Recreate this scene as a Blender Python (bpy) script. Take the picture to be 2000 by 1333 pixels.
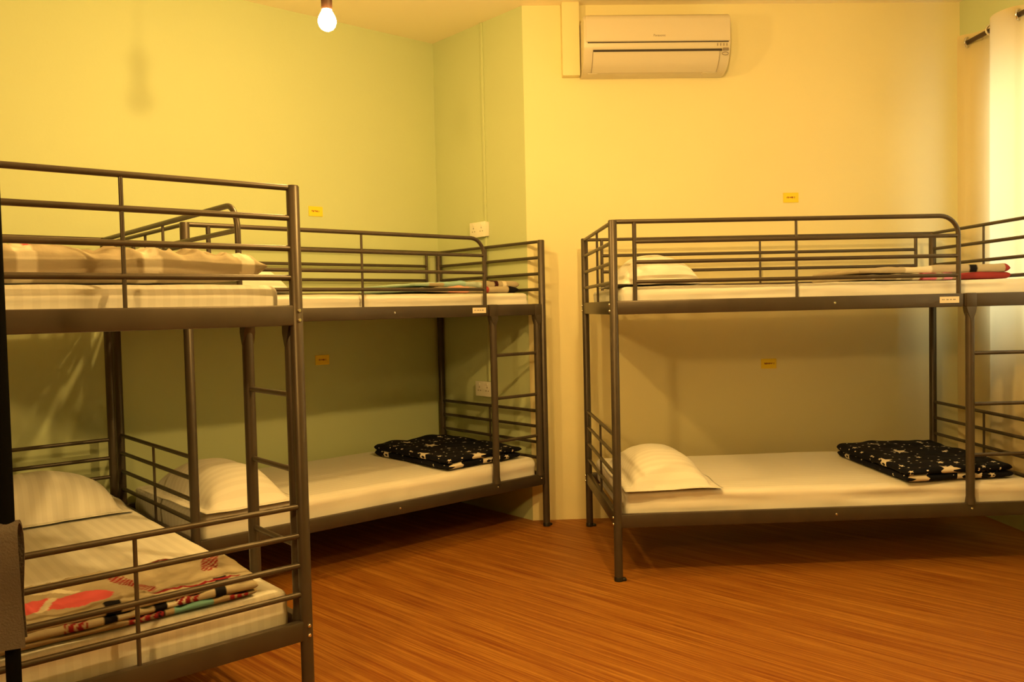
import bpy, bmesh, math, random
from mathutils import Vector, Matrix, noise

for o in list(bpy.data.objects):
    bpy.data.objects.remove(o)
SC = bpy.context.scene
COL = SC.collection
random.seed(7)

# ------------------------------------------------------------------ camera
F_PX, PITCH, ROLL, CAM_H = 1657.11, -0.0373, 0.0227, 1.2114
cd = bpy.data.cameras.new('camera')
cd.sensor_width = 36.0
cd.lens = F_PX / 2000 * 36.0
cd.clip_start = 0.02
camera = bpy.data.objects.new('camera', cd)
COL.objects.link(camera)
fw = Vector((0, math.cos(PITCH), math.sin(PITCH)))
eu = Vector((0, -math.sin(PITCH), math.cos(PITCH)))
ex = Vector((1, 0, 0))
rt = ex * math.cos(ROLL) - eu * math.sin(ROLL)
up = ex * math.sin(ROLL) + eu * math.cos(ROLL)
M = Matrix((rt, up, -fw)).transposed().to_4x4()
M.translation = Vector((0, 0, CAM_H))
camera.matrix_world = M
SC.camera = camera

# ------------------------------------------------------------------ world, exposure
SC.view_settings.view_transform = 'Standard'
SC.view_settings.look = 'None'
SC.view_settings.exposure = 0.0
SC.view_settings.gamma = 1.0
SC.view_settings.use_curve_mapping = False
SC.cycles.caustics_reflective = False
w = bpy.data.worlds.new('sky')
SC.world = w
w.use_nodes = True
bg = w.node_tree.nodes['Background']
bg.inputs['Color'].default_value = (1.0, 0.96, 0.84, 1)
bg.inputs['Strength'].default_value = 5.5

BULB_COLOR = (1.0, 0.605, 0.172)
BULB_STRENGTH = (950.0, 2200.0, 310.0)   # corner bulb, middle bulb, added fill globe behind the viewer

# ------------------------------------------------------------------ materials
def mat(name, color, rough=0.5, metal=0.0, bump=None, var=None, spec=0.5, sub=None):
    m = bpy.data.materials.new(name)
    m.use_nodes = True
    nt = m.node_tree
    b = nt.nodes['Principled BSDF']
    b.inputs['Base Color'].default_value = (*color, 1)
    b.inputs['Roughness'].default_value = rough
    b.inputs['Metallic'].default_value = metal
    b.inputs['Specular IOR Level'].default_value = spec
    if var or bump:
        tc = nt.nodes.new('ShaderNodeTexCoord')
    if var:
        sc, amt = var
        n = nt.nodes.new('ShaderNodeTexNoise')
        n.inputs['Scale'].default_value = sc
        n.inputs['Detail'].default_value = 4
        nt.links.new(tc.outputs['Object'], n.inputs['Vector'])
        r = nt.nodes.new('ShaderNodeValToRGB')
        r.color_ramp.elements[0].position = 0.3
        r.color_ramp.elements[1].position = 0.7
        r.color_ramp.elements[0].color = (*[c * (1 - amt) for c in color], 1)
        r.color_ramp.elements[1].color = (*[min(1, c * (1 + amt)) for c in color], 1)
        nt.links.new(n.outputs['Fac'], r.inputs['Fac'])
        nt.links.new(r.outputs['Color'], b.inputs['Base Color'])
    if bump:
        sc, st = bump
        n = nt.nodes.new('ShaderNodeTexNoise')
        n.inputs['Scale'].default_value = sc
        n.inputs['Detail'].default_value = 3
        nt.links.new(tc.outputs['Object'], n.inputs['Vector'])
        bp = nt.nodes.new('ShaderNodeBump')
        bp.inputs['Strength'].default_value = st
        bp.inputs['Distance'].default_value = 0.005
        nt.links.new(n.outputs['Fac'], bp.inputs['Height'])
        nt.links.new(bp.outputs['Normal'], b.inputs['Normal'])
    return m

WALL_YELLOW = mat('yellow_paint', (0.80, 0.73, 0.43), 0.6, bump=(60, 0.08), var=(1.3, 0.02), spec=0.25)
WALL_GREEN = mat('green_paint', (0.56, 0.63, 0.37), 0.6, bump=(60, 0.08), var=(1.3, 0.02), spec=0.25)
CEILING = mat('ceiling_paint', (0.95, 0.86, 0.66), 0.7, bump=(50, 0.05), spec=0.2)
WALL_FAR = mat('bounce_absorbing_paint', (0.10, 0.085, 0.05), 0.7, spec=0.2)  # unseen front and side walls, made dark to cut bounced light
METAL = mat('bronze_painted_steel', (0.074, 0.057, 0.042), 0.38, 0.35, var=(9, 0.12))
METAL_BLACK = mat('black_painted_steel', (0.003, 0.003, 0.003), 0.8, spec=0.05)
CAP = mat('black_plastic', (0.012, 0.011, 0.011), 0.5)
CHROME = mat('bright_steel', (0.75, 0.74, 0.72), 0.22, 1.0)
STICKER = mat('paper_sticker', (0.80, 0.74, 0.62), 0.6)
STICKER_INK = mat('grey_ink', (0.22, 0.20, 0.18), 0.6)
CARD = mat('yellow_card', (0.90, 0.66, 0.02), 0.5)
CARD_INK = mat('dark_red_ink', (0.30, 0.06, 0.02), 0.6)
PLASTIC = mat('white_plastic', (0.86, 0.83, 0.76), 0.35)
AC_PLASTIC = mat('cream_plastic', (0.64, 0.58, 0.46), 0.28)
AC_DARK = mat('dark_slot', (0.03, 0.02, 0.015), 0.6)
AC_GREY = mat('grey_print', (0.24, 0.20, 0.16), 0.5)
HOLDER = mat('brown_bakelite', (0.035, 0.012, 0.006), 0.5)
CABLE = mat('dark_cable', (0.03, 0.02, 0.015), 0.5)
ROD = mat('dark_wood_rod', (0.035, 0.012, 0.006), 0.35)
TOWEL = mat('grey_towel', (0.105, 0.088, 0.080), 0.95, bump=(220, 0.5), var=(4, 0.15), spec=0.1)
FRAME_WHITE = mat('white_window_frame', (0.75, 0.75, 0.72), 0.4)
RUG_SLAT = mat('steel_slat', (0.06, 0.055, 0.05), 0.5, 0.3)


def sheet_material():
    m = bpy.data.materials.new('white_striped_sheet')
    m.use_nodes = True
    nt = m.node_tree
    b = nt.nodes['Principled BSDF']
    b.inputs['Roughness'].default_value = 0.75
    b.inputs['Specular IOR Level'].default_value = 0.25
    tc = nt.nodes.new('ShaderNodeTexCoord')
    wv = nt.nodes.new('ShaderNodeTexWave')
    wv.bands_direction = 'Y'
    wv.wave_profile = 'SIN'
    wv.inputs['Scale'].default_value = 8.0
    wv.inputs['Distortion'].default_value = 0.3
    nt.links.new(tc.outputs['Object'], wv.inputs['Vector'])
    r = nt.nodes.new('ShaderNodeValToRGB')
    r.color_ramp.elements[0].position = 0.42
    r.color_ramp.elements[1].position = 0.58
    r.color_ramp.elements[0].color = (0.76, 0.74, 0.70, 1)
    r.color_ramp.elements[1].color = (0.81, 0.79, 0.75, 1)
    nt.links.new(wv.outputs['Fac'], r.inputs['Fac'])
    nt.links.new(r.outputs['Color'], b.inputs['Base Color'])
    return m


SHEET = sheet_material()


def floor_material():
    m = bpy.data.materials.new('streaked_laminate')
    m.use_nodes = True
    nt = m.node_tree
    b = nt.nodes['Principled BSDF']
    b.inputs['Roughness'].default_value = 0.5
    b.inputs['Specular IOR Level'].default_value = 0.25
    uv = nt.nodes.new('ShaderNodeUVMap')
    uv.uv_map = 'UVMap'
    def streak(su, sv, det):
        mp = nt.nodes.new('ShaderNodeMapping')
        mp.inputs['Scale'].default_value = (su, sv, 1)
        nt.links.new(uv.outputs['UV'], mp.inputs['Vector'])
        n = nt.nodes.new('ShaderNodeTexNoise')
        n.noise_dimensions = '2D'
        n.inputs['Scale'].default_value = 1
        n.inputs['Detail'].default_value = det
        n.inputs['Roughness'].default_value = 0.6
        nt.links.new(mp.outputs['Vector'], n.inputs['Vector'])
        return n
    n1 = streak(2.0, 120, 3)
    n2 = streak(1.2, 34, 2)
    mx = nt.nodes.new('ShaderNodeMath')
    mx.operation = 'MULTIPLY_ADD'
    mx.inputs[1].default_value = 0.62
    nt.links.new(n1.outputs['Fac'], mx.inputs[0])
    m2 = nt.nodes.new('ShaderNodeMath')
    m2.operation = 'MULTIPLY'
    m2.inputs[1].default_value = 0.38
    nt.links.new(n2.outputs['Fac'], m2.inputs[0])
    nt.links.new(m2.outputs[0], mx.inputs[2])
    r = nt.nodes.new('ShaderNodeValToRGB')
    e = r.color_ramp.elements
    e[0].position = 0.33
    e[0].color = (0.20, 0.052, 0.006, 1)
    e[1].position = 0.66
    e[1].color = (0.40, 0.178, 0.028, 1)
    k = e.new(0.50)
    k.color = (0.285, 0.104, 0.012, 1)
    nt.links.new(mx.outputs[0], r.inputs['Fac'])
    nt.links.new(r.outputs['Color'], b.inputs['Base Color'])
    return m


FLOOR = floor_material()


def curtain_material():
    m = bpy.data.materials.new('cream_curtain_cloth')
    m.use_nodes = True
    nt = m.node_tree
    for n in list(nt.nodes):
        if n.type != 'OUTPUT_MATERIAL':
            nt.nodes.remove(n)
    out = [n for n in nt.nodes if n.type == 'OUTPUT_MATERIAL'][0]
    tc = nt.nodes.new('ShaderNodeTexCoord')
    n = nt.nodes.new('ShaderNodeTexNoise')
    n.inputs['Scale'].default_value = 3
    nt.links.new(tc.outputs['Object'], n.inputs['Vector'])
    r = nt.nodes.new('ShaderNodeValToRGB')
    r.color_ramp.elements[0].color = (0.78, 0.66, 0.40, 1)
    r.color_ramp.elements[1].color = (0.84, 0.72, 0.45, 1)
    nt.links.new(n.outputs['Fac'], r.inputs['Fac'])
    d = nt.nodes.new('ShaderNodeBsdfDiffuse')
    t = nt.nodes.new('ShaderNodeBsdfTranslucent')
    mix = nt.nodes.new('ShaderNodeMixShader')
    mix.inputs[0].default_value = 0.45
    nt.links.new(r.outputs['Color'], d.inputs['Color'])
    nt.links.new(r.outputs['Color'], t.inputs['Color'])
    nt.links.new(d.outputs[0], mix.inputs[1])
    nt.links.new(t.outputs[0], mix.inputs[2])
    nt.links.new(mix.outputs[0], out.inputs['Surface'])
    return m


CURTAIN = curtain_material()


def glass_material():
    m = bpy.data.materials.new('window_glass')
    m.use_nodes = True
    nt = m.node_tree
    for n in list(nt.nodes):
        if n.type != 'OUTPUT_MATERIAL':
            nt.nodes.remove(n)
    out = [n for n in nt.nodes if n.type == 'OUTPUT_MATERIAL'][0]
    t = nt.nodes.new('ShaderNodeBsdfTransparent')
    t.inputs['Color'].default_value = (0.92, 0.96, 0.95, 1)
    g = nt.nodes.new('ShaderNodeBsdfGlossy')
    g.inputs['Roughness'].default_value = 0.02
    mix = nt.nodes.new('ShaderNodeMixShader')
    mix.inputs[0].default_value = 0.06
    nt.links.new(t.outputs[0], mix.inputs[1])
    nt.links.new(g.outputs[0], mix.inputs[2])
    nt.links.new(mix.outputs[0], out.inputs['Surface'])
    return m


GLASS = glass_material()


def emission(name, color, strength):
    m = bpy.data.materials.new(name)
    m.use_nodes = True
    nt = m.node_tree
    for n in list(nt.nodes):
        if n.type != 'OUTPUT_MATERIAL':
            nt.nodes.remove(n)
    out = [n for n in nt.nodes if n.type == 'OUTPUT_MATERIAL'][0]
    e = nt.nodes.new('ShaderNodeEmission')
    e.inputs['Color'].default_value = (*color, 1)
    e.inputs['Strength'].default_value = strength
    nt.links.new(e.outputs[0], out.inputs['Surface'])
    return m


BULB_GLOW = [emission('lit_bulb_glass', BULB_COLOR, k) for k in BULB_STRENGTH]


def star_material():
    """Navy cloth printed with scattered cream stars and dots (UV in metres)."""
    m = bpy.data.materials.new('navy_star_print')
    m.use_nodes = True
    nt = m.node_tree
    b = nt.nodes['Principled BSDF']
    b.inputs['Roughness'].default_value = 0.85
    b.inputs['Specular IOR Level'].default_value = 0.15
    uv = nt.nodes.new('ShaderNodeUVMap')
    uv.uv_map = 'UVMap'
    L = nt.links.new

    def math_(op, a, b_=None, c=None):
        n = nt.nodes.new('ShaderNodeMath')
        n.operation = op
        for i, v in enumerate((a, b_, c)):
            if v is None:
                continue
            if isinstance(v, (int, float)):
                n.inputs[i].default_value = v
            else:
                L(v, n.inputs[i])
        return n.outputs[0]

    def layer(scale, rad, inner, off, thresh):
        mp = nt.nodes.new('ShaderNodeMapping')
        mp.inputs['Location'].default_value = (off, off * 1.7, 0)
        mp.inputs['Scale'].default_value = (scale, scale, 1)
        L(uv.outputs['UV'], mp.inputs['Vector'])
        v = nt.nodes.new('ShaderNodeTexVoronoi')
        v.voronoi_dimensions = '2D'
        v.inputs['Scale'].default_value = 1
        v.inputs['Randomness'].default_value = 0.75
        L(mp.outputs['Vector'], v.inputs['Vector'])
        sub = nt.nodes.new('ShaderNodeVectorMath')
        sub.operation = 'SUBTRACT'
        L(mp.outputs['Vector'], sub.inputs[0])
        L(v.outputs['Position'], sub.inputs[1])
        sx = nt.nodes.new('ShaderNodeSeparateXYZ')
        L(sub.outputs[0], sx.inputs[0])
        cr = nt.nodes.new('ShaderNodeSeparateColor')
        L(v.outputs['Color'], cr.inputs[0])
        ang = math_('ARCTAN2', sx.outputs[1], sx.outputs[0])
        ang = math_('ADD', ang, math_('MULTIPLY', cr.outputs[2], 6.283))
        rr = math_('SQRT', math_('ADD', math_('MULTIPLY', sx.outputs[0], sx.outputs[0]),
                                 math_('MULTIPLY', sx.outputs[1], sx.outputs[1])))
        seg = 2 * math.pi / 5
        a = math_('ABSOLUTE', math_('SUBTRACT', math_('FLOORED_MODULO', ang, seg), seg / 2))
        mm = (1 - inner * math.cos(seg / 2)) / (inner * math.sin(seg / 2))
        ed = math_('ADD', math_('COSINE', a), math_('MULTIPLY', math_('SINE', a), mm))
        size = math_('MULTIPLY', rad, math_('ADD', math_('MULTIPLY', cr.outputs[0], 0.6), 0.45))
        inside = math_('LESS_THAN', math_('MULTIPLY', rr, ed), size)
        pres = math_('GREATER_THAN', cr.outputs[1], thresh)
        return math_('MULTIPLY', inside, pres)

    big = layer(5.2, 0.36, 0.42, 0.3, 0.40)
    mid = layer(11, 0.24, 0.45, 2.1, 0.55)
    dot = layer(19, 0.13, 0.8, 4.7, 0.35)
    allm = math_('MAXIMUM', math_('MAXIMUM', big, mid), dot)
    mixc = nt.nodes.new('ShaderNodeMixRGB')
    mixc.inputs[1].default_value = (0.0055, 0.0060, 0.012, 1)
    mixc.inputs[2].default_value = (0.72, 0.66, 0.56, 1)
    L(allm, mixc.inputs[0])
    L(mixc.outputs[0], b.inputs['Base Color'])
    return m


STARS = star_material()


def printed_material(name):
    m = bpy.data.materials.new(name)
    m.use_nodes = True
    nt = m.node_tree
    b = nt.nodes['Principled BSDF']
    b.inputs['Roughness'].default_value = 0.85
    b.inputs['Specular IOR Level'].default_value = 0.15
    a = nt.nodes.new('ShaderNodeVertexColor')
    a.layer_name = 'print'
    nt.links.new(a.outputs['Color'], b.inputs['Base Color'])
    tc = nt.nodes.new('ShaderNodeTexCoord')
    n = nt.nodes.new('ShaderNodeTexNoise')
    n.inputs['Scale'].default_value = 45
    n.inputs['Detail'].default_value = 3
    nt.links.new(tc.outputs['Object'], n.inputs['Vector'])
    bp = nt.nodes.new('ShaderNodeBump')
    bp.inputs['Strength'].default_value = 0.25
    bp.inputs['Distance'].default_value = 0.006
    nt.links.new(n.outputs['Fac'], bp.inputs['Height'])
    nt.links.new(bp.outputs['Normal'], b.inputs['Normal'])
    return m


PRINT = printed_material('printed_beige_cloth')

# ------------------------------------------------------------------ mesh helpers
def link(name, me, m, parent=None, smooth=True):
    if m is not None and not me.materials:
        me.materials.append(m)
    if smooth:
        me.polygons.foreach_set('use_smooth', [True] * len(me.polygons))
    o = bpy.data.objects.new(name, me)
    COL.objects.link(o)
    if parent is not None:
        o.parent = parent
    return o


def from_bm(name, bm, m, parent=None, smooth=True, auto=True):
    bmesh.ops.recalc_face_normals(bm, faces=bm.faces)
    me = bpy.data.meshes.new(name)
    bm.to_mesh(me)
    bm.free()
    o = link(name, me, m, parent, smooth)
    if smooth and auto:
        me.set_sharp_from_angle(angle=math.radians(40))
    return o


def tag(o, label=None, cat=None, group=None, kind=None):
    if label: o['label'] = label
    if cat: o['category'] = cat
    if group: o['group'] = group
    if kind: o['kind'] = kind
    return o


def empty(name, loc=(0, 0, 0), rz=0.0):
    o = bpy.data.objects.new(name, None)
    o.empty_display_size = 0.1
    COL.objects.link(o)
    o.location = loc
    o.rotation_euler = (0, 0, rz)
    return o


def copy_tree(o, parent=None):
    kids = [c for c in bpy.data.objects if c.parent is o]
    c = o.copy()
    COL.objects.link(c)
    if parent is not None:
        c.parent = parent
    for k in kids:
        copy_tree(k, c)
    return c


def add_box(bm, lo, hi, bevel=0.0, seg=2):
    lo, hi = Vector(lo), Vector(hi)
    r = bmesh.ops.create_cube(bm, size=1.0)
    vs = r['verts']
    for v in vs:
        v.co = Vector(((lo[i] + hi[i]) / 2 + v.co[i] * (hi[i] - lo[i]) for i in range(3)))
    if bevel > 0:
        es = list({e for v in vs for e in v.link_edges})
        bmesh.ops.bevel(bm, geom=es, offset=bevel, segments=seg, affect='EDGES', profile=0.5)


def add_tube(bm, pts, r, n=12, cap=True):
    """Round tube along a polyline; r is a number or a list per point."""
    pts = [Vector(q) for q in pts]
    rs = r if isinstance(r, (list, tuple)) else [r] * len(pts)
    rings = []
    prev = None
    for i, q in enumerate(pts):
        if i == 0: d = pts[1] - pts[0]
        elif i == len(pts) - 1: d = pts[-1] - pts[-2]
        else: d = (pts[i + 1] - q).normalized() + (q - pts[i - 1]).normalized()
        d.normalize()
        if prev is None:
            a = Vector((0, 0, 1)) if abs(d.z) < 0.9 else Vector((1, 0, 0))
            u = d.cross(a).normalized()
        else:
            u = (prev - d * prev.dot(d)).normalized()
        prev = u
        v = d.cross(u)
        rings.append([bm.verts.new(q + (u * math.cos(t) + v * math.sin(t)) * rs[i])
                      for t in [2 * math.pi * k / n for k in range(n)]])
    for a, b in zip(rings, rings[1:]):
        for k in range(n):
            bm.faces.new((a[k], a[(k + 1) % n], b[(k + 1) % n], b[k]))
    if cap:
        bm.faces.new(list(reversed(rings[0])))
        bm.faces.new(rings[-1])


def add_lathe(bm, prof, n=24, origin=(0, 0, 0)):
    ox, oy, oz = origin
    rings = []
    for r, z in prof:
        if r < 1e-6:
            rings.append([bm.verts.new((ox, oy, oz + z))])
        else:
            rings.append([bm.verts.new((ox + r * math.cos(2 * math.pi * k / n), oy + r * math.sin(2 * math.pi * k / n), oz + z)) for k in range(n)])
    for a, b in zip(rings, rings[1:]):
        if len(a) == 1 and len(b) == 1: continue
        for k in range(n):
            k2 = (k + 1) % n
            if len(a) == 1: bm.faces.new((a[0], b[k2], b[k]))
            elif len(b) == 1: bm.faces.new((a[k], a[k2], b[0]))
            else: bm.faces.new((a[k], a[k2], b[k2], b[k]))


def tube(name, pts, r, m, parent=None, n=12):
    bm = bmesh.new()
    add_tube(bm, pts, r, n)
    return from_bm(name, bm, m, parent)


def box(name, lo, hi, m, parent=None, bevel=0.0, seg=2):
    bm = bmesh.new()
    add_box(bm, lo, hi, bevel, seg)
    return from_bm(name, bm, m, parent)


def prism(name, poly, z0, z1, m, parent=None):
    bm = bmesh.new()
    a = [bm.verts.new((x, y, z0)) for x, y in poly]
    b = [bm.verts.new((x, y, z1)) for x, y in poly]
    n = len(poly)
    bm.faces.new(list(reversed(a)))
    bm.faces.new(b)
    for i in range(n):
        bm.faces.new((a[i], a[(i + 1) % n], b[(i + 1) % n], b[i]))
    return from_bm(name, bm, m, parent, smooth=False)


# ------------------------------------------------------------------ room frame
AT, BT, CT = 0.7147, 0.0418, 2.2766
A0 = Vector((-1.301, 3.4138, 0))
B0 = Vector((0.4483, 3.7099, 0))
C0 = Vector((-0.635, 2.5084, 0))
BW, BL = 0.9552, 1.9491               # bed depth and length between post centres
eA = Vector((math.cos(AT), math.sin(AT), 0)); nA = Vector((-math.sin(AT), math.cos(AT), 0))
eB = Vector((math.cos(BT), math.sin(BT), 0)); nB = Vector((-math.sin(BT), math.cos(BT), 0))
H_ROOM = 2.91
K = A0 + eA * 1.975 + nA * 0.995              # inner corner, left wall / short wall
EDGE = A0 + eA * 1.975 + nA * 0.143           # outward corner, short wall / yellow wall
rB = EDGE + eB * 2.51                          # corner yellow wall / window wall
KL = K - eA * 4.7
NR = rB - nB * 6.7                             # near end of the window wall
NL = Vector((-3.6, -1.7, 0))


def wall(name, p, q, out, m, z0=-0.02, z1=H_ROOM + 0.02, th=0.12):
    d = out * th
    o = prism(name, [(p.x, p.y), (q.x, q.y), ((q + d).x, (q + d).y), ((p + d).x, (p + d).y)], z0, z1, m)
    o['kind'] = 'structure'
    return o


wall('wall_left', KL - eA * 0.12, K + eA * 0.0, nA, WALL_GREEN)
wall('wall_corner', K + nA * 0.12, EDGE, eA, WALL_GREEN)
wall('wall_back', EDGE, rB + eB * 0.12, nB, WALL_YELLOW)
wall('wall_front', NR + eB * 0.12, NL, Vector((0, -1, 0)), WALL_FAR)
wall('wall_side', NL, KL, (Vector((-(KL - NL).y, (KL - NL).x, 0))).normalized(), WALL_FAR)

# window wall: runs from rB towards the camera; opening between s0..s1, sill..head
def wpt(s, off=0.0):
    """Point on the window wall: s metres from the far corner, off metres into the room."""
    return rB - nB * s - eB * off

S0, S1, SILL, HEAD = 0.42, 2.4, 1.05, 2.42
bm = bmesh.new()
for (sa, sb, za, zb) in ((-0.12, S0, -0.02, H_ROOM + .02), (S1, 6.8, -0.02, H_ROOM + .02), (S0, S1, -0.02, SILL), (S0, S1, HEAD, H_ROOM + .02)):
    c = [wpt(sa), wpt(sb), wpt(sb, -0.14), wpt(sa, -0.14)]
    lo = [bm.verts.new((q.x, q.y, za)) for q in c]
    hi = [bm.verts.new((q.x, q.y, zb)) for q in c]
    bm.faces.new(lo); bm.faces.new(list(reversed(hi)))
    for i in range(4):
        bm.faces.new((lo[i], hi[i], hi[(i + 1) % 4], lo[(i + 1) % 4]))
o = from_bm('wall_right', bm, WALL_GREEN, smooth=False)
o['kind'] = 'structure'

# window frame and panes in the opening
win = empty('window_1', wpt((S0 + S1) / 2, -0.09) + Vector((0, 0, SILL)), BT + math.pi / 2)
win['kind'] = 'structure'
hw, hh = (S1 - S0) / 2, HEAD - SILL
bm = bmesh.new()
for (x0, x1, z0, z1) in ((-hw, hw, 0, .05), (-hw, hw, hh - .05, hh), (-hw, -hw + .05, .05, hh - .05), (hw - .05, hw, .05, hh - .05), (-.025, .025, .05, hh - .05)):
    add_box(bm, (x0, -.03, z0), (x1, .03, z1), 0.004, 1)
from_bm('window_frame', bm, FRAME_WHITE, win)
for x0, x1 in ((-hw + .05, -.025), (.025, hw - .05)):
    box('pane', (x0, -.003, .05), (x1, .003, hh - .05), GLASS, win)

room_poly = [(KL.x, KL.y), (NL.x, NL.y), (NR.x, NR.y), (rB.x, rB.y), (EDGE.x, EDGE.y), (K.x, K.y)]
fl = prism('floor', room_poly, -0.06, 0.0, FLOOR)
fl['kind'] = 'structure'
ang = math.radians(45.7)
du = Vector((-math.sin(ang), math.cos(ang), 0)); dv = Vector((math.cos(ang), math.sin(ang), 0))
uvl = fl.data.uv_layers.new(name='UVMap')
for lp in fl.data.loops:
    co = fl.data.vertices[lp.vertex_index].co
    uvl.data[lp.index].uv = (co.dot(du), co.dot(dv))
ce = prism('ceiling', room_poly, H_ROOM, H_ROOM + 0.08, CEILING)
ce['kind'] = 'structure'

# ------------------------------------------------------------------ bunk beds
ZT, RAILS = 1.582, (1.494, 1.405, 1.319)
LOW_RAILS = (0.640, 0.553, 0.464, 0.377)
ZU0, ZU1, ZL0, ZL1 = 1.178, 1.238, 0.237, 0.298
RR, RV, RP = 0.0088, 0.0058, 0.019
_post = None


def make_bed(mirror, loc, rz):
    root = empty('bunk_bed', loc, rz)
    X = (lambda x: BL - x) if mirror else (lambda x: x)
    # posts with black glides
    for x in (0, BL):
        for y in (0, BW):
            bm = bmesh.new()
            add_tube(bm, [(x, y, 0.012), (x, y, 1.586), (x, y, 1.590)], [RP, RP, RP - .003], 20)
            po = from_bm('post', bm, METAL, root)
            bm = bmesh.new()
            add_lathe(bm, [(0, 0), (RP + .001, 0), (RP + .0015, .004), (RP + .0015, .016), (RP, .02), (0, .02)], 20, (x, y, 0))
            add_box(bm, (x + .01, y - .012, 0), (x + .034, y + .012, .014), .004, 1)
            g = from_bm('foot_cap', bm, CAP, po)
            g['label'] = 'black plastic foot cap'
    # long side rails
    for z0, z1 in ((ZU0, ZU1), (ZL0, ZL1)):
        for y in (0, BW):
            lo, hi = sorted((X(0), X(BL)))
            if y == 0 and z0 == ZU0:
                for a, b in ((X(0.012), X(1.558)), (X(1.563), X(BL - .012))):
                    a, b = sorted((a, b))
                    box('side_rail', (a, -.0125, z0), (b, .0125, z1), METAL, root, .005)
            else:
                box('side_rail', (.012, y - .0125, z0), (BL - .012, y + .0125, z1), METAL, root, .005)
        for x in (0, BL):
            box('end_rail', (x - .0125, .012, z0), (x + .0125, BW - .012, z1), METAL, root, .005)
        for k in range(9):
            x = .12 + k * (BL - .24) / 8
            s = box('bed_slat', (x - .02, .0125, z0 + .004), (x + .02, BW - .0125, z0 + .016), RUG_SLAT, root, .002, 1)
    # head and foot panels
    for x in (0, BL):
        for z in (ZT,) + RAILS:
            tube('end_bar', [(x, .012, z), (x, BW - .012, z)], RR, METAL, root)
        tube('end_upright', [(x, BW / 2, ZU1 - .004), (x, BW / 2, ZT)], RV, METAL, root, 10)
        for z in LOW_RAILS:
            tube('end_bar', [(x, .012, z), (x, BW - .012, z)], RR, METAL, root)
        tube('end_upright', [(x, BW / 2, ZL1 - .004), (x, BW / 2, LOW_RAILS[0])], RV, METAL, root, 10)
    # front guard: bent tube, three bars, two uprights
    cr = 0.085
    pts = [(X(.012), 0, ZT), (X(1.0), 0, ZT), (X(1.542 - cr), 0, ZT)]
    for k in range(1, 9):
        a = math.pi / 2 * k / 8
        pts.append((X(1.542 - cr + cr * math.sin(a)), 0, ZT - cr + cr * math.cos(a)))
    pts.append((X(1.542), 0, ZU1 - .004))
    tube('guard_rail', pts, RR + .0012, METAL, root, 14)
    for z in RAILS:
        tube('guard_bar', [(X(.095), 0, z), (X(1.542), 0, z)], RR, METAL, root)
    tube('guard_upright', [(X(.095), 0, ZU1 - .004), (X(.095), 0, ZT)], RR + .0006, METAL, root)
    tube('guard_upright', [(X(.812), 0, ZU1 - .004), (X(.812), 0, ZT)], RV, METAL, root, 10)
    # wall side guard: full length
    tube('guard_rail', [(.012, BW, ZT), (BL - .012, BW, ZT)], RR, METAL, root)
    for z in RAILS:
        tube('guard_bar', [(.095, BW, z), (BL - .095, BW, z)], RR, METAL, root)
    for x, r in ((.095, RR), (BL / 2, RV), (BL - .095, RR)):
        tube('guard_upright', [(x, BW, ZU1 - .004), (x, BW, ZT)], r, METAL, root, 10)
    # ladder between the guard end and the corner post
    for x in (1.593, BL - .043):
        bm = bmesh.new()
        add_tube(bm, [(X(x), 0, ZL1 - .006), (X(x), 0, ZL1 + .012), (X(x), 0, ZL1 + .03), (X(x), 0, ZU0 - .03), (X(x), 0, ZU0 - .008)],
                 [.023, .021, .0185, .0185, .017], 18)
        from_bm('ladder_upright', bm, METAL, root)
        bm = bmesh.new()
        add_box(bm, (X(x) - .024, -.0165, ZU0 - .002), (X(x) + .024, .0165, ZU1 + .001), .004, 2)
        # tapered socket under the bracket
        t = [(X(x) + sx * .023, sy * .016, ZU0) for sx, sy in ((-1, -1), (1, -1), (1, 1), (-1, 1))]
        b = [(X(x) + sx * .0185, sy * .0185, ZU0 - .022) for sx, sy in ((-1, -1), (1, -1), (1, 1), (-1, 1))]
        c = [(X(x) + sx * .004, -.019 if sy < 0 else .019, ZU0 - .062) for sx, sy in ((-1, -1), (1, -1), (1, 1), (-1, 1))]
        tv, bv, cv = ([bm.verts.new(q) for q in s] for s in (t, b, c))
        for i in range(4):
            j = (i + 1) % 4
            bm.faces.new((tv[i], tv[j], bv[j], bv[i]))
            bm.faces.new((bv[i], bv[j], cv[j], cv[i]))
        bm.faces.new(cv); bm.faces.new(list(reversed(tv)))
        from_bm('ladder_bracket', bm, METAL, root)
    for z in (.970, .742, .513):
        tube('ladder_rung', [(X(1.593), 0, z), (X(BL - .043), 0, z)], .0085, METAL, root)
    # bolts
    def bolt(pos, nrm):
        bm = bmesh.new()
        q = Vector(pos); n = Vector(nrm)
        add_tube(bm, [q - n * .003, q + n * .0015, q + n * .004], [.0062, .0062, .004], 10)
        from_bm('bolt', bm, CHROME, root)
    for x, s in ((0, -1), (BL, 1)):
        for y in (0, BW):
            for z in (1.222, 1.194, .283, .254):
                bolt((x + s * RP, y, z), (s, 0, 0))
    for x, z in ((.977, 1.208), (.977, .268), (1.593, .275), (BL - .043, .275)):
        bolt((X(x), -.0125, z), (0, -1, 0))
    # paper sticker with a line of tiny print
    a, b = sorted((X(1.449), X(1.537)))
    st = box('sticker', (a, -.0138, 1.196), (b, -.0122, 1.224), STICKER, root)
    st['label'] = 'small white paper sticker'
    if not mirror:
        bm = bmesh.new()
        for k, (u, wd) in enumerate(((.010, .006), (.018, .004), (.030, .010), (.046, .008), (.060, .012))):
            add_box(bm, (a + u, -.0142, 1.209), (a + u + wd, -.0136, 1.213))
        from_bm('sticker_print', bm, STICKER_INK, st, smooth=False)
    return root


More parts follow.
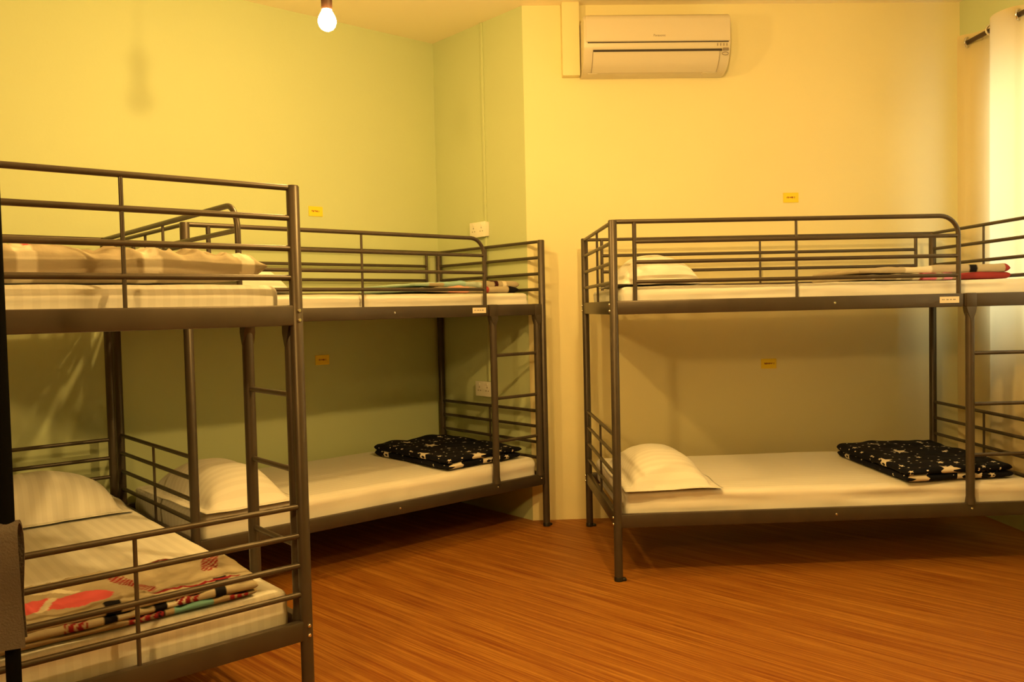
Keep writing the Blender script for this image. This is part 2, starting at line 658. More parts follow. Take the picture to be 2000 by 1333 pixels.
bedB = make_bed(False, B0, BT)
tag(bedB, 'dark bronze metal bunk bed against the yellow wall, below the air conditioner', 'bunk bed', 'metal bunk beds')
bedA = copy_tree(bedB)
bedA.location = A0
bedA.rotation_euler = (0, 0, AT)
tag(bedA, 'dark bronze metal bunk bed in the corner along the green wall with two sockets', 'bunk bed', 'metal bunk beds')
bedC = make_bed(True, C0, CT)
tag(bedC, 'nearest dark metal bunk bed at left, end towards the viewer, cut by the frame', 'bunk bed', 'metal bunk beds')
BEDS = {'A': (A0, AT), 'B': (B0, BT), 'C': (C0, CT)}


def place(o, bed, x=0, y=0, z=0, rz=0.0):
    p, t = BEDS[bed]
    o.location = p + Vector((math.cos(t), math.sin(t), 0)) * x + Vector((-math.sin(t), math.cos(t), 0)) * y + Vector((0, 0, z))
    o.rotation_euler = (0, 0, t + rz)
    return o


# ------------------------------------------------------------------ mattresses
def mattress_mesh(seed, lx, ly, h, wrinkle):
    r = 0.028
    nx, ny, nz = 150, 40, 14
    def axis(n, half):
        return [half * math.sin(math.pi / 2 * (2 * i / n - 1)) if n < 20 else half * (lambda t: t * (1.2 - .2 * t * t))(2 * i / n - 1) for i in range(n + 1)]
    ax, ay, az = axis(nx, lx / 2), axis(ny, ly / 2), axis(nz, h / 2)
    vid, verts, faces = {}, [], []
    def vtx(i, j, k):
        key = (i, j, k)
        if key in vid: return vid[key]
        p = Vector((ax[i], ay[j], az[k]))
        q = Vector((max(-lx / 2 + r, min(lx / 2 - r, p.x)), max(-ly / 2 + r, min(ly / 2 - r, p.y)), max(-h / 2 + r, min(h / 2 - r, p.z))))
        d = p - q
        if d.length > 1e-7:
            nrm = d.normalized(); p = q + nrm * r
        else:
            nrm = d
        s = Vector((seed * 7.3, seed * 3.1, seed))
        side = 1 - abs(nrm.z)
        # slanting drag lines on the sides, soft dips on the top
        a = noise.noise(Vector((p.x * 2.2 + p.z * 9 * (1 if seed % 2 else -1), p.y * 3, p.z * 26)) + s)
        b = noise.noise(Vector((p.x * 2.5, p.y * 3.0, 0)) + s)
        c = noise.noise(Vector((p.x * 13, p.y * 13, p.z * 6)) + s)
        rise = max(0, min(1, (p.z + h / 2 - .045) / .03))
        out = nrm * (side * rise * wrinkle * (1.0 * a + .35 * c))
        p = p + out + Vector((0, 0, .004 * b * max(0, nrm.z) + .0015 * c * max(0, nrm.z)))
        p.z += h / 2
        vid[key] = len(verts); verts.append(p)
        return vid[key]
    for i in range(nx):
        for j in range(ny):
            for k in (0, nz):
                f = (vtx(i, j, k), vtx(i + 1, j, k), vtx(i + 1, j + 1, k), vtx(i, j + 1, k))
                faces.append(f if k else f[::-1])
    for i in range(nx):
        for k in range(nz):
            for j in (0, ny):
                f = (vtx(i, j, k), vtx(i + 1, j, k), vtx(i + 1, j, k + 1), vtx(i, j, k + 1))
                faces.append(f if j == 0 else f[::-1])
    for j in range(ny):
        for k in range(nz):
            for i in (0, nx):
                f = (vtx(i, j, k), vtx(i, j + 1, k), vtx(i, j + 1, k + 1), vtx(i, j, k + 1))
                faces.append(f if i else f[::-1])
    me = bpy.data.meshes.new('mattress')
    me.from_pydata(verts, [], faces)
    me.update()
    return me


MT = 0.130
ML, MW = 1.870, 0.894
for k, (bed, lev, lab) in enumerate((
        ('A', 0, 'white-sheeted lower mattress of the corner bunk, navy star blanket at its right end'),
        ('A', 1, 'white-sheeted upper mattress of the corner bunk by the green walls'),
        ('B', 0, 'white-sheeted lower mattress of the bunk under the air conditioner'),
        ('B', 1, 'white-sheeted upper mattress of the bunk under the air conditioner'),
        ('C', 0, 'white-sheeted lower mattress of the nearest bunk at left'),
        ('C', 1, 'white-sheeted upper mattress of the nearest bunk at left'))):
    h = 0.132 if lev == 0 else 0.104
    o = link('mattress', mattress_mesh(k + 1, ML, MW, h, .017 if (bed, lev) in (('B', 0), ('B', 1), ('A', 1)) else .009), SHEET)
    place(o, bed, BL / 2 - (.022 if (bed, lev) == ('A', 1) else 0), BW / 2, (ZL0 + .017) if lev == 0 else (ZU0 + .017))
    tag(o, lab, 'mattress', 'white-sheeted mattresses')
ZM = {0: ZL0 + .017 + .132 + .004, 1: ZU0 + .017 + .104 + .004}


# ------------------------------------------------------------------ cushions and blankets
def slab(name, lx, ly, thick, mtl, seed, margin=.035, flange=0.0, nx=60, ny=60, amp=.006, freq=7, pillow=False, paint=None,
         quad=None, shape=None, layers=1, gap=.004, pucker=0.0):
    """Soft slab(s) centred on x,y with its underside at z=0: a pillow, or a blanket folded in layers.
    quad: four corners (x,y) replacing the rectangle; shape(a,b): thickness factor."""
    verts, faces, uvs, cols = [], [], [], []
    zb = 0.0
    for lay in range(layers):
        base = len(verts)
        s = Vector((seed * 5.7 + lay * 3.3, seed * 2.9, seed * 1.3))
        shx = (random.Random(seed * 10 + lay).uniform(-.012, .012)) * (1 if lay else 0)
        shy = (random.Random(seed * 20 + lay).uniform(-.012, .012)) * (1 if lay else 0)
        idx = {}
        def mk(i, j, top):
            edge = i in (0, nx) or j in (0, ny)
            key = (i, j, top or edge)
            if key in idx: return idx[key]
            ta, tb = i / nx, j / ny
            a = .5 - .5 * math.cos(math.pi * ta) if not pillow else ta
            b = .5 - .5 * math.cos(math.pi * tb) if not pillow else tb
            a = .45 * a + .55 * ta; b = .45 * b + .55 * tb
            # distance to the edge
            d = min(a, 1 - a) * lx, min(b, 1 - b) * ly
            if pillow:
                fa = max(0, min(1, (d[0] - flange) / (lx / 2 - flange))); fb = max(0, min(1, (d[1] - flange) / (ly / 2 - flange)))
                pf = (1 - (1 - fa) ** 2.6) * (1 - (1 - fb) ** 2.6)
                h = pf ** .5
            else:
                m_ = margin
                ha = math.sqrt(max(0, 1 - (1 - min(1, d[0] / m_)) ** 2)); hb = math.sqrt(max(0, 1 - (1 - min(1, d[1] / m_)) ** 2))
                h = ha * hb
            if shape: h *= shape(a, b)
            if quad:
                q = [Vector((*c, 0)) for c in quad]
                p = (q[0] * (1 - a) + q[1] * a) * (1 - b) + (q[3] * (1 - a) + q[2] * a) * b
            else:
                p = Vector(((a - .5) * lx, (b - .5) * ly, 0))
            wob = noise.noise(Vector((p.x * 5, p.y * 5, 4.0)) + s) * .012
            cornerpull = 0
            p.x += shx + wob * (1 if not pillow else .6) * (1 - min(1, d[0] / .12))
            p.y += shy + noise.noise(Vector((p.x * 5, p.y * 5, 9.0)) + s) * .012 * (1 - min(1, d[1] / .12))
            n1 = noise.noise(Vector((p.x * freq, p.y * freq, 0)) + s)
            n2 = noise.noise(Vector((p.x * freq * 2.7, p.y * freq * 2.7, 2)) + s)
            n3 = abs(noise.noise(Vector((p.x * freq * 1.3, p.y * freq * .8, 6)) + s))
            if pillow:
                zt = .007 + thick * h + amp * (n1 + .4 * n2) * min(1, h * 2) + .010 * max(0, n1 + .2) * (1 - min(1, h * 3))
                zlow = .004 * (1 - h) + .010 * max(0, n1 + .2) * (1 - min(1, h * 3))
            else:
                zc = thick / 2
                zt = zc + h * thick / 2 + amp * h * (n1 + .5 * n2 - .8 * n3)
                if pucker:
                    zt -= pucker * h * abs(noise.noise(Vector((p.x * 5 + p.y * 7, p.y * 17 - p.x * 4, 3)) + s)) ** .7
                zlow = zc - h * thick / 2
                if edge: zt = zc
            z = zt if top or (edge and not pillow) else zlow
            if pillow and edge: z = .5 * (zt + zlow)
            p.z = zb + z
            idx[key] = len(verts)
            verts.append(p)
            ea = (1 - h) * thick * .7 * (1 if a > .5 else -1) if d[0] < d[1] else 0
            eb = (1 - h) * thick * .7 * (1 if b > .5 else -1) if d[0] >= d[1] else 0
            if not top: ea, eb = ea * 2, eb * 2
            uvs.append((a * lx + ea, b * ly + eb + lay * .37))
            cols.append(paint(a, b, lay, h, top) if paint else None)
            return idx[key]
        for i in range(nx):
            for j in range(ny):
                faces.append((mk(i, j, True), mk(i + 1, j, True), mk(i + 1, j + 1, True), mk(i, j + 1, True)))
                faces.append((mk(i, j + 1, False), mk(i + 1, j + 1, False), mk(i + 1, j, False), mk(i, j, False)))
        zb += thick + gap - amp * .8
    me = bpy.data.meshes.new(name)
    me.from_pydata(verts, [], faces)
    me.update()
    ul = me.uv_layers.new(name='UVMap')
    for lp in me.loops:
        ul.data[lp.index].uv = uvs[lp.vertex_index]
    if paint:
        ca = me.color_attributes.new('print', 'FLOAT_COLOR', 'POINT')
        for i, c in enumerate(cols):
            ca.data[i].color = (*c, 1)
    return link(name, me, mtl)


# pillows: long side across the bed, oxford flange
def put_pillow(bed, lev, x, y, rz, seed, label, lx=.44, ly=.66, th=.125, tilt=0.0):
    o = slab('pillow', lx, ly, th, SHEET, seed, flange=.045, pillow=True, nx=44, ny=60, amp=.008, freq=6)
    place(o, bed, x, y, ZM[lev] + .001, rz)
    o.rotation_euler[1] = 0
    tag(o, label, 'pillow', 'white pillows')
    if tilt:
        p, t = BEDS[bed]
        o.rotation_euler = (Matrix.Rotation(t + rz, 3, 'Z') @ Matrix.Rotation(tilt, 3, 'Y')).to_euler()
    return o


put_pillow('B', 0, .25, .36, .02, 11, 'white pillow on the lower mattress under the air conditioner', ly=.72, th=.135)
put_pillow('A', 0, .245, .38, .03, 12, 'white pillow on the lower mattress of the corner bunk', ly=.76, th=.15)
put_pillow('C', 0, BL - .285, .42, -.05, 13, 'white pillow on the lower mattress of the nearest bunk', ly=.74, th=.17)
put_pillow('B', 1, .252, .42, -.05, 14, 'plump white pillow on the upper mattress under the air conditioner', th=.145, ly=.74)
put_pillow('A', 1, .33, .40, .05, 15, 'white pillow on the upper mattress of the corner bunk', th=.16)

# navy star blankets, folded once
for bed, seed, quad, lab in (
        ('A', 21, ((-.27, -.36), (.25, -.34), (.26, .36), (-.26, .35)), 'navy blanket with cream stars folded on the lower bed of the corner bunk'),
        ('B', 22, ((-.27, -.40), (.26, -.34), (.27, .38), (-.27, .34)), 'navy blanket with cream stars folded on the lower bed by the curtain')):
    o = slab('star_blanket', .52, .72, .038, STARS, seed, margin=.022, nx=60, ny=70, amp=.010, freq=6, quad=quad, layers=2, gap=.001,
             shape=lambda a, b: .75 + .35 * b)
    place(o, bed, 1.575, .40, ZM[0] + .001)
    tag(o, lab, 'blanket', 'navy star blankets')

BEIGE, CREAM, DARK = (.45, .39, .29), (.74, .69, .58), (.010, .009, .014)
RED, PINK, ROSE, TEAL, WINE = (.32, .045, .05), (.72, .125, .15), (.80, .22, .36), (.16, .36, .36), (.26, .02, .03)


def inell(x, y, cx, cy, rx, ry, rot=0):
    dx, dy = x - cx, y - cy
    c, s = math.cos(rot), math.sin(rot)
    u, v = dx * c + dy * s, -dx * s + dy * c
    return (u / rx) ** 2 + (v / ry) ** 2 < 1


def inseg(x, y, ax, ay, bx, by, w_):
    dx, dy = bx - ax, by - ay
    t = max(0, min(1, ((x - ax) * dx + (y - ay) * dy) / (dx * dx + dy * dy)))
    return math.hypot(x - ax - dx * t, y - ay - dy * t) < w_


# nearest bunk, upper: thick beige quilt lying across the near end
def paint_c1(a, b, lay, h, top):
    x, y = a * .46, b * .86
    for yy in (.085, .36, .66):
        if abs(y - yy - .05 * (a - .5) - .006 * math.sin(x * 30)) < .022: return CREAM
    if inell(x, y, .17, .60, .12, .10) : return PINK
    if inell(x, y, .30, .20, .10, .06): return ROSE
    return BEIGE


o = slab('quilt', .46, .86, .104, PRINT, 31, margin=.055, nx=70, ny=130, amp=.016, freq=11, paint=paint_c1, pucker=.030,
         shape=lambda a, b: .52 + .48 * min(1, b / .20) ** .6)
place(o, 'C', .285, BW / 2 + .005, ZM[1] + .001)
tag(o, 'thick beige quilt with white bands on the upper mattress of the nearest bunk', 'blanket', 'beige patterned blankets')


# nearest bunk, lower: beige patterned blanket, folded in three
def paint_c0(a, b, lay, h, top):
    # b: 0 at the aisle side, 1 at the wall side; a: 0 near end, 1 towards the pillow
    x, y = a * .38, b * .74
    hatch = (math.floor((x * 1.2 + y) * 130) % 3) != 0
    if lay == 2:
        if inell(x, y, .17, .60, .055, .075, .5) or inell(x, y, .14, .48, .06, .085, -.3):
            if inseg(x, y, .06, .62, .30, .50, .013): return CREAM
            return PINK
        if inseg(x, y, .33, .64, .22, .48, .012): return CREAM
        if inseg(x, y, .31, .05, .16, .10, .026) and hatch: return WINE
        if inseg(x, y, .34, .10, .36, .34, .008): return WINE
        if inseg(x, y, .28, .36, .10, .30, .022) and hatch: return WINE
        if inseg(x, y, .05, .30, .02, .05, .008): return WINE
        if a < .12 and (abs(y - .42) < .022 or abs(y - .10) < .02): return DARK
        return BEIGE
    if lay == 1:
        if abs(y - .12) < .018 or abs(y - .30) < .02 or abs(y - .44) < .02: return DARK
        if (abs(y - .22) < .035 or abs(y - .53) < .03) and hatch: return WINE
        return CREAM if abs(y - .26) < .03 else BEIGE
    if .14 < y < .26: return TEAL
    if (abs(y - .06) < .03 or abs(y - .34) < .05) and hatch: return WINE
    if abs(y - .30) < .015: return DARK
    return (.35, .27, .17)


o = slab('patterned_blanket', .38, .74, .027, PRINT, 32, margin=.016, nx=90, ny=170, amp=.012, freq=8, pucker=.012, paint=paint_c0, layers=3, gap=.001,
         quad=((-.19, -.30), (.17, -.34), (.20, .36), (-.19, .38)), shape=lambda a, b: .85 + .2 * b)
place(o, 'C', .235, .43, ZM[0] + .001)
tag(o, 'beige blanket with pink flower and dark red hatched bands on the lower near bed', 'blanket', 'beige patterned blankets')


# corner bunk, upper: pale blue and beige blanket
def paint_a1(a, b, lay, h, top):
    x, y = a * .70, b * .55
    if a < .18: return (.42, .58, .54) if a < .12 else BEIGE
    if lay == 1:
        if .25 < a < .62 and b < .75: return (.36, .58, .60) if a < .46 else (.50, .62, .58)
        if .76 < a < .80: return (.05, .012, .018)
        if .84 < a < .88: return CREAM
        if inell(x, y, .22, .12, .06, .08): return PINK
    else:
        if .66 < a < .70: return RED
        if a > .90: return DARK
        if .3 < a < .5: return (.78, .40, .30)
    return BEIGE


o = slab('folded_blanket', 0.70, .55, .036, PRINT, 33, margin=.02, nx=110, ny=60, amp=.014, freq=7, paint=paint_a1, layers=2, gap=.001,
         shape=lambda a, b: .35 + .75 * min(1, a / .45))
place(o, 'A', 1.545, .40, ZM[1] + .003)
tag(o, 'beige and pale blue blanket folded on the upper mattress of the corner bunk', 'blanket', 'beige patterned blankets')


# bunk under the air conditioner, upper: beige and pink blanket with red lining
def paint_b1(a, b, lay, h, top):
    x, y = a * .72, b * .55
    if lay == 0:
        if abs(a - .10) < .012 or abs(a - .27) < .014: return CREAM
        if .36 < a < .40 or .52 < a < .55: return CREAM
        if .40 < a < .52: return ROSE if math.sin(x * 60) > -.3 else RED
        if .56 < a < .62: return (.85, .35, .60)
        if a > .64: return RED if (not top or b < .012) else (.45, .38, .27)
        return BEIGE if a < .34 else (.42, .36, .27)
    if abs(a - .75) < .025: return DARK
    if a > .965: return RED
    if .30 < a < .48: return CREAM if math.hypot((a - .40) * 1.0, (b - .2) * .5) > .06 else (.80, .42, .50)
    if inell(x, y, .40, .20, .04, .09): return RED
    return (.46, .40, .30)


o = slab('lined_blanket', .72, .55, .034, PRINT, 34, margin=.019, nx=110, ny=60, amp=.007, freq=7, paint=paint_b1, layers=2, gap=.003,
         shape=lambda a, b: .62 + .42 * min(1, a / .5))
place(o, 'B', 1.515, .42, ZM[1] + .001)
tag(o, 'beige blanket with pink flowers and red lining folded on the upper bed by the curtain', 'blanket', 'beige patterned blankets')


# ------------------------------------------------------------------ pendant bulbs
def bulb(loc, label, which):
    root = empty('pendant_bulb', loc)
    bm = bmesh.new()
    # A-shaped bulb hanging down: centre of the globe at z=0
    prof = [(0, -.034), (.012, -.032), (.022, -.026), (.030, -.016), (.034, -.003), (.034, .006), (.031, .018), (.025, .030), (.019, .040), (.0165, .046), (0, .046)]
    add_lathe(bm, prof, 28)
    from_bm('glass_bulb', bm, BULB_GLOW[which], root, auto=False)
    bm = bmesh.new()
    add_lathe(bm, [(0, .045), (.020, .045), (.021, .060), (.021, .085), (.030, .092), (.031, .104), (.028, .110), (.014, .116), (.010, .130), (0, .130)], 24)
    from_bm('lamp_holder', bm, HOLDER, root)
    zc = H_ROOM - loc[2]
    tube('cord', [(0, 0, .128), (0.002, 0, zc * .5), (0, 0, zc - .015)], .0035, CABLE, root, 8)
    bm = bmesh.new()
    add_lathe(bm, [(0, zc - .026), (.03, zc - .024), (.044, zc - .012), (.046, zc), (0, zc)], 24)
    from_bm('ceiling_rose', bm, PLASTIC, root)
    tag(root, label, 'light bulb', 'bare pendant bulbs')
    return root


bulb((-.672, 3.255, 2.315), 'bare glowing bulb in a brown holder hanging in front of the green wall', 0)
bulb((.52, 2.2, 2.33), 'second bare bulb hanging nearer the air conditioner, just above the frame', 1)

gl = empty('fill_globe_lamp', (-1.5, -1.0, 2.36))  # unseen lamp added to brighten the near bunk and wall under the right bunk
bm = bmesh.new()
add_lathe(bm, [(.125 * math.sin(math.pi * k / 16) if 0 < k < 16 else 0, -.125 * math.cos(math.pi * k / 16)) for k in range(17)], 32)
from_bm('fill_globe', bm, BULB_GLOW[2], gl, auto=False)
bm = bmesh.new()
add_lathe(bm, [(0, .12), (.045, .122), (.045, .15), (.012, .16), (.012, .53), (.05, .535), (.05, .55), (0, .55)], 24)
from_bm('lamp_holder', bm, HOLDER, gl)
tag(gl, 'added fill lamp, a round glowing globe behind the viewer, outside the frame', 'lamp')

# ------------------------------------------------------------------ air conditioner on the yellow wall
acx, acw, ach, acd = 0.41 + .39, .80, .292, .20
ac = empty('air_conditioner', EDGE + eB * 0.72 - nB * 0.002 + Vector((0, 0, 2.497)), BT)
hw = acw / 2
# profile (depth into the room = -y, z), bottom back round to top back
prof = [(0, .0), (-.060, .0), (-.100, .010), (-.135, .030), (-.160, .058), (-.176, .092), (-.184, .105), (-.190, .125), (-.196, .16), (-.198, .21), (-.197, .262), (-.190, .280), (-.172, .290), (-.13, .292), (0, .292)]


def extrude_profile(name, pr, x0, x1, m, parent, bevel_ends=True):
    bm = bmesh.new()
    a = [bm.verts.new((x0, y, z)) for y, z in pr]
    b = [bm.verts.new((x1, y, z)) for y, z in pr]
    n = len(pr)
    bm.faces.new(a); bm.faces.new(list(reversed(b)))
    for i in range(n):
        bm.faces.new((a[i], b[i], b[(i + 1) % n], a[(i + 1) % n]))
    return from_bm(name, bm, m, parent)


extrude_profile('body', prof, -hw, hw, AC_PLASTIC, ac)
# front panel, slightly proud, above the seam
pan = [(-.150, .146), (-.1965, .146), (-.2015, .150), (-.2035, .21), (-.2025, .262), (-.195, .283), (-.175, .2955), (-.15, .2955)]
fp = extrude_profile('front_panel', pan, -hw + .012, hw - .004, AC_PLASTIC, ac)
# dark seam under the panel and dark air slot above the flap
box('seam', (-hw + .02, -.1955, .141), (hw - .01, -.15, .147), AC_DARK, ac)
box('air_slot', (-hw + .05, -.1895, .097), (hw - .045, -.14, .107), AC_DARK, ac)
flap = [(-.1815, .097), (-.179, .090), (-.163, .055), (-.137, .026), (-.10, .006), (-.096, .012), (-.13, .034), (-.155, .06), (-.172, .096)]
extrude_profile('air_flap', flap, -hw + .05, hw - .055, AC_PLASTIC, ac)
bm = bmesh.new()
for k in range(4):
    add_box(bm, (hw - .072 + k * .017, -.1955, .122), (hw - .069 + k * .017, -.186, .135))
add_box(bm, (hw - .040, -.1915, .098), (hw - .008, -.183, .112), .002, 1)
from_bm('indicator_print', bm, AC_GREY, ac)
bm = bmesh.new()
ring = [(hw - .026 + .017 * math.cos(t), -.1805 - .001, .083 + .008 * math.sin(t)) for t in [2 * math.pi * k / 20 for k in range(21)]]
add_tube(bm, ring, .0016, 6)
from_bm('badge', bm, AC_GREY, ac)
for x0, x1 in ((-hw + .03, -hw + .085), (hw - .13, hw - .05)):
    box('bottom_clip', (x0, -.098, .002), (x1, -.06, .0075), AC_PLASTIC, ac, .002, 1)
gap = [(y - .0012, z) for y, z in flap]
for x in (-hw + .0485, hw - .0565):
    extrude_profile('flap_gap', gap, x, x + .0022, AC_GREY, ac)
fc = bpy.data.curves.new('brand_name', 'FONT')
fc.body = 'Panasonic'
fc.size = .017
fc.align_x = 'CENTER'
fc.extrude = .0006
fo = bpy.data.objects.new('brand_name', fc)
COL.objects.link(fo)
dg = bpy.context.evaluated_depsgraph_get()
tm = bpy.data.meshes.new_from_object(fo.evaluated_get(dg))
bpy.data.objects.remove(fo)
to = link('brand_name', tm, AC_GREY, ac, smooth=False)
to.rotation_euler = (math.pi / 2, 0, 0)
to.location = (.01, -.2028, .172)
tag(ac, 'white wall-mounted split air conditioner high on the yellow wall', 'air conditioner')

# boxed pipe cover left of it, up to the ceiling
pc = empty('pipe_cover', EDGE + eB * 0.275 + Vector((0, 0, 2.505)), BT)
box('cover_box', (-.058, -.058, 0), (.040, 0, H_ROOM - 2.505), WALL_YELLOW, pc, .004)
tag(pc, 'yellow painted pipe cover box between the wall corner and the air conditioner', 'pipe cover')

# ------------------------------------------------------------------ socket outlets and conduit on the short green wall
def on_short(nn, z, off=0.0):
    return A0 + eA * (1.975 - off) + nA * nn + Vector((0, 0, z))

rs = AT - math.pi / 2                     # local x along the short wall (towards the room), local -y into the room
def socket(nn, z, label):
    r = empty('wall_socket', on_short(nn, z), rs)
    box('back_box', (-.073, -.026, -.043), (.073, 0, .043), PLASTIC, r, .004)
    fpl = box('face_plate', (-.075, -.034, -.045), (.075, -.025, .045), PLASTIC, r, .003)
    bm = bmesh.new()
    for cx in (-.037, .037):
        for dx, dz, w_, h_ in ((0, .010, .004, .009), (-.011, -.010, .007, .004), (.011, -.010, .007, .004)):
            add_box(bm, (cx + dx - w_ / 2, -.0346, dz - h_ / 2), (cx + dx + w_ / 2, -.033, dz + h_ / 2))
    from_bm('pin_hole', bm, AC_DARK, fpl, smooth=False)
    for cx in (-.037, .037):
        box('switch', (cx - .006, -.0375, .022), (cx + .006, -.033, .036), PLASTIC, r, .0015, 1)
    tag(r, label, 'socket', 'double wall sockets')


socket(.545, 1.692, 'white double wall socket above the top bunk in the corner')
socket(.525, .737, 'white double wall socket seen behind the ladder of the corner bunk')
cdt = empty('conduit', on_short(.500, 0), rs)
box('conduit_length', (-.010, -.011, 1.737), (.010, 0, H_ROOM), WALL_GREEN, cdt, .002)
box('conduit_length', (-.010, -.011, .782), (.010, 0, 1.647), WALL_GREEN, cdt, .002)
tag(cdt, 'green painted cable conduit running from the ceiling down to both sockets', 'conduit')

# ------------------------------------------------------------------ little yellow cards by the bunks
def card(pos, rz, label, dots):
    r = empty('bed_card', pos, rz)
    box('card', (-.044, -.004, -.028), (.044, 0, .028), CARD, r, .0008, 1)
    bm = bmesh.new()
    x = -.026
    rnd = random.Random(dots)
    for k in range(dots):
        w_ = rnd.uniform(.0042, .0058); h_ = rnd.uniform(.008, .0105)
        # small letter-like marks: an upright with one or two arms
        add_box(bm, (x, -.0046, -.004), (x + .0014, -.0038, -.004 + h_))
        add_box(bm, (x, -.0046, -.004 + h_ * rnd.choice((0, .45, .85))), (x + w_, -.0038, -.0026 + h_ * .9 * rnd.choice((.1, .5, 1))) if False else (x + w_, -.0038, -.004 + h_))
        x += w_ + .0012
    x += .005
    add_box(bm, (x, -.0046, -.005), (x + .0028, -.0038, .006))
    from_bm('card_print', bm, CARD_INK, r, smooth=False)
    tag(r, label, 'sign', 'yellow bed cards')


card(A0 + eA * 1.115 + nA * .995 + Vector((0, 0, 1.799)), AT, 'yellow card on the green wall above the corner bunk', 6)
card(A0 + eA * 1.128 + nA * .995 + Vector((0, 0, .944)), AT, 'yellow card on the green wall inside the lower corner bunk', 7)
card(EDGE + eB * 1.517 + Vector((0, 0, 1.814)), BT, 'yellow card on the yellow wall above the bunk', 7)
card(EDGE + eB * 1.378 + Vector((0, 0, .866)), BT, 'yellow card on the yellow wall inside the lower bunk', 8)

# ------------------------------------------------------------------ curtain and rod on the window wall
ROD_OFF, ROD_Z = .135, 2.588
rod = empty('curtain_rod', wpt(0, ROD_OFF) + Vector((0, 0, ROD_Z)), BT - math.pi / 2)   # local +x runs towards the camera
tube('rod', [(.30, 0, 0), (2.6, 0, 0)], .0125, ROD, rod, 16)
bm = bmesh.new()
add_tube(bm, [(.262, 0, 0), (.266, 0, 0), (.286, 0, 0), (.300, 0, 0)], [.013, .0195, .0195, .013], 16)
from_bm('finial', bm, CAP, rod)
for x in (.37, 2.5):
    bm = bmesh.new()
    add_tube(bm, [(x, 0, 0), (x, ROD_OFF - .005, 0)], .008, 10)
    add_tube(bm, [(x, ROD_OFF - .008, 0), (x, ROD_OFF, 0)], .026, 16)
    from_bm('rod_bracket', bm, CHROME, rod)
tag(rod, 'dark curtain rod with black end cap at the top right', 'curtain rod')

cur = empty('curtain', wpt(0, ROD_OFF), BT - math.pi / 2)
PER, AMP = .43, .048
def cwave(x):
    ph = (x - .305) / PER * 2 * math.pi
    v = math.sin(ph)
    # flatter lobes like stiff eyelet cloth; -y is the room side
    return math.copysign(abs(v) ** .6, v) * AMP
bm = bmesh.new()
nx, nz = 300, 26
z0, z1 = .34, ROD_Z + .045
xs = [.265 + (2.45 - .265) * i / nx for i in range(nx + 1)]
def cpt(x, t, off):
    z = z0 + (z1 - z0) * t
    f = 1 + .25 * (1 - t) * noise.noise(Vector((x * 2, t * 1.5, 3)))
    return Vector((x + .012 * (1 - t) * noise.noise(Vector((x * 3, t * 2, 0))), cwave(x) * f + off, z))
rows = {s: [[bm.verts.new(cpt(x, j / nz, s * .0012)) for x in xs] for j in range(nz + 1)] for s in (-1, 1)}
for j in range(nz):
    for i in range(nx):
        bm.faces.new((rows[-1][j][i], rows[-1][j][i + 1], rows[-1][j + 1][i + 1], rows[-1][j + 1][i]))
cur_bm = bm
for v in [v for row in rows[1] for v in row]:
    bm.verts.remove(v)
from_bm('cloth', bm, CURTAIN, cur, auto=False)
for k in range(10):
    x = .305 + PER / 2 * k
    sgn = 1 if k % 2 == 0 else -1
    bm = bmesh.new()
    d = Vector((.35, -sgn * .94, 0)).normalized() if True else None
    c = Vector((x, 0, ROD_Z))
    # eyelet plane is the cloth's plane where it crosses the rod
    tdir = Vector((.5, -.86 if k % 2 == 0 else .86, 0)).normalized()
    u, v = tdir, Vector((0, 0, 1))
    ring = [c + (u * math.cos(t) + v * math.sin(t)) * .026 for t in [2 * math.pi * q / 24 for q in range(25)]]
    add_tube(bm, ring, .0055, 8, cap=False)
    from_bm('eyelet', bm, CHROME, cur)
tag(cur, 'cream eyelet curtain glowing with daylight at the right edge', 'curtain')

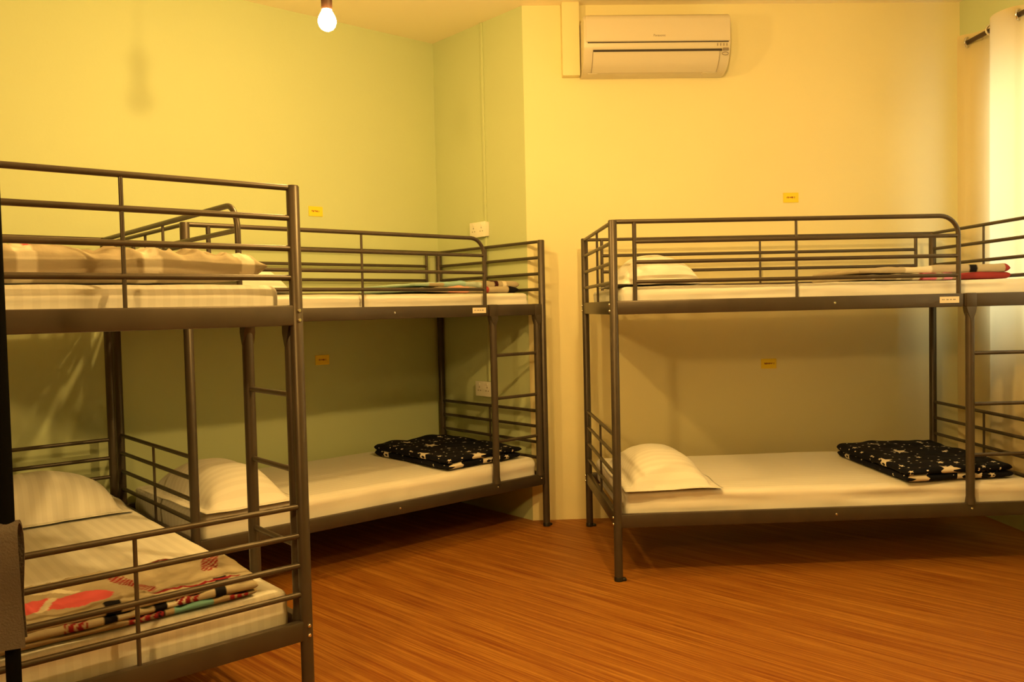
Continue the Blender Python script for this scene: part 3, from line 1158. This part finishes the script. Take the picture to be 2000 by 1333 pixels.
# ------------------------------------------------------------------ clothes stand and towel cut by the left edge
st = empty('clothes_stand', (-1.125, 1.86, 0), math.radians(205))
for x in (0, .62):
    tube('stand_post', [(x, 0, .02), (x, 0, 1.62)], .0155, METAL_BLACK, st, 16)
    tube('stand_foot', [(x, -.20, .014), (x, .20, .014)], .014, METAL_BLACK, st, 12)
for z in (1.60, .735, .16):
    tube('stand_bar', [(0, 0, z), (.62, 0, z)], .010, METAL_BLACK, st, 12)
tag(st, 'black metal post of a clothes stand cut by the left edge', 'clothes stand')

# towel folded over the middle bar
bm = bmesh.new()
prof = []
for k in range(9):
    prof.append((-.026 - .004 * math.sin(k * .9), .495 + k * .029))
for k in range(1, 8):
    a = math.pi * k / 8
    prof.append((-.026 * math.cos(a), .735 + .026 * math.sin(a)))
for k in range(8):
    prof.append((.026 + .003 * math.sin(k), .73 - k * .034))
xs = [-.024 + i * (.50 + .024) / 30 for i in range(31)]
th = .008
def tp(x, i, s):
    y, z = prof[i]
    a = prof[max(0, i - 1)]; b = prof[min(len(prof) - 1, i + 1)]
    d = Vector((b[0] - a[0], b[1] - a[1])).normalized()
    n = Vector((-d.y, d.x))
    wv = .004 * noise.noise(Vector((x * 9, z * 6, 1)))
    return (x + .006 * noise.noise(Vector((z * 5, i * .2, 2))), y + n.x * th * s + wv, z + n.y * th * s)
g = {s: [[bm.verts.new(tp(x, i, s)) for x in xs] for i in range(len(prof))] for s in (0, 1)}
for i in range(len(prof) - 1):
    for j in range(len(xs) - 1):
        for s in (0, 1):
            bm.faces.new((g[s][i][j], g[s][i][j + 1], g[s][i + 1][j + 1], g[s][i + 1][j]))
    for j in (0, len(xs) - 1):
        bm.faces.new((g[0][i][j], g[1][i][j], g[1][i + 1][j], g[0][i + 1][j]))
for i in (0, len(prof) - 1):
    for j in range(len(xs) - 1):
        bm.faces.new((g[0][i][j], g[1][i][j], g[1][i][j + 1], g[0][i][j + 1]))
tw = from_bm('towel', bm, TOWEL)
tw.location = st.location
tw.rotation_euler = st.rotation_euler
tag(tw, 'grey towel hung over the black stand at the left edge', 'towel')
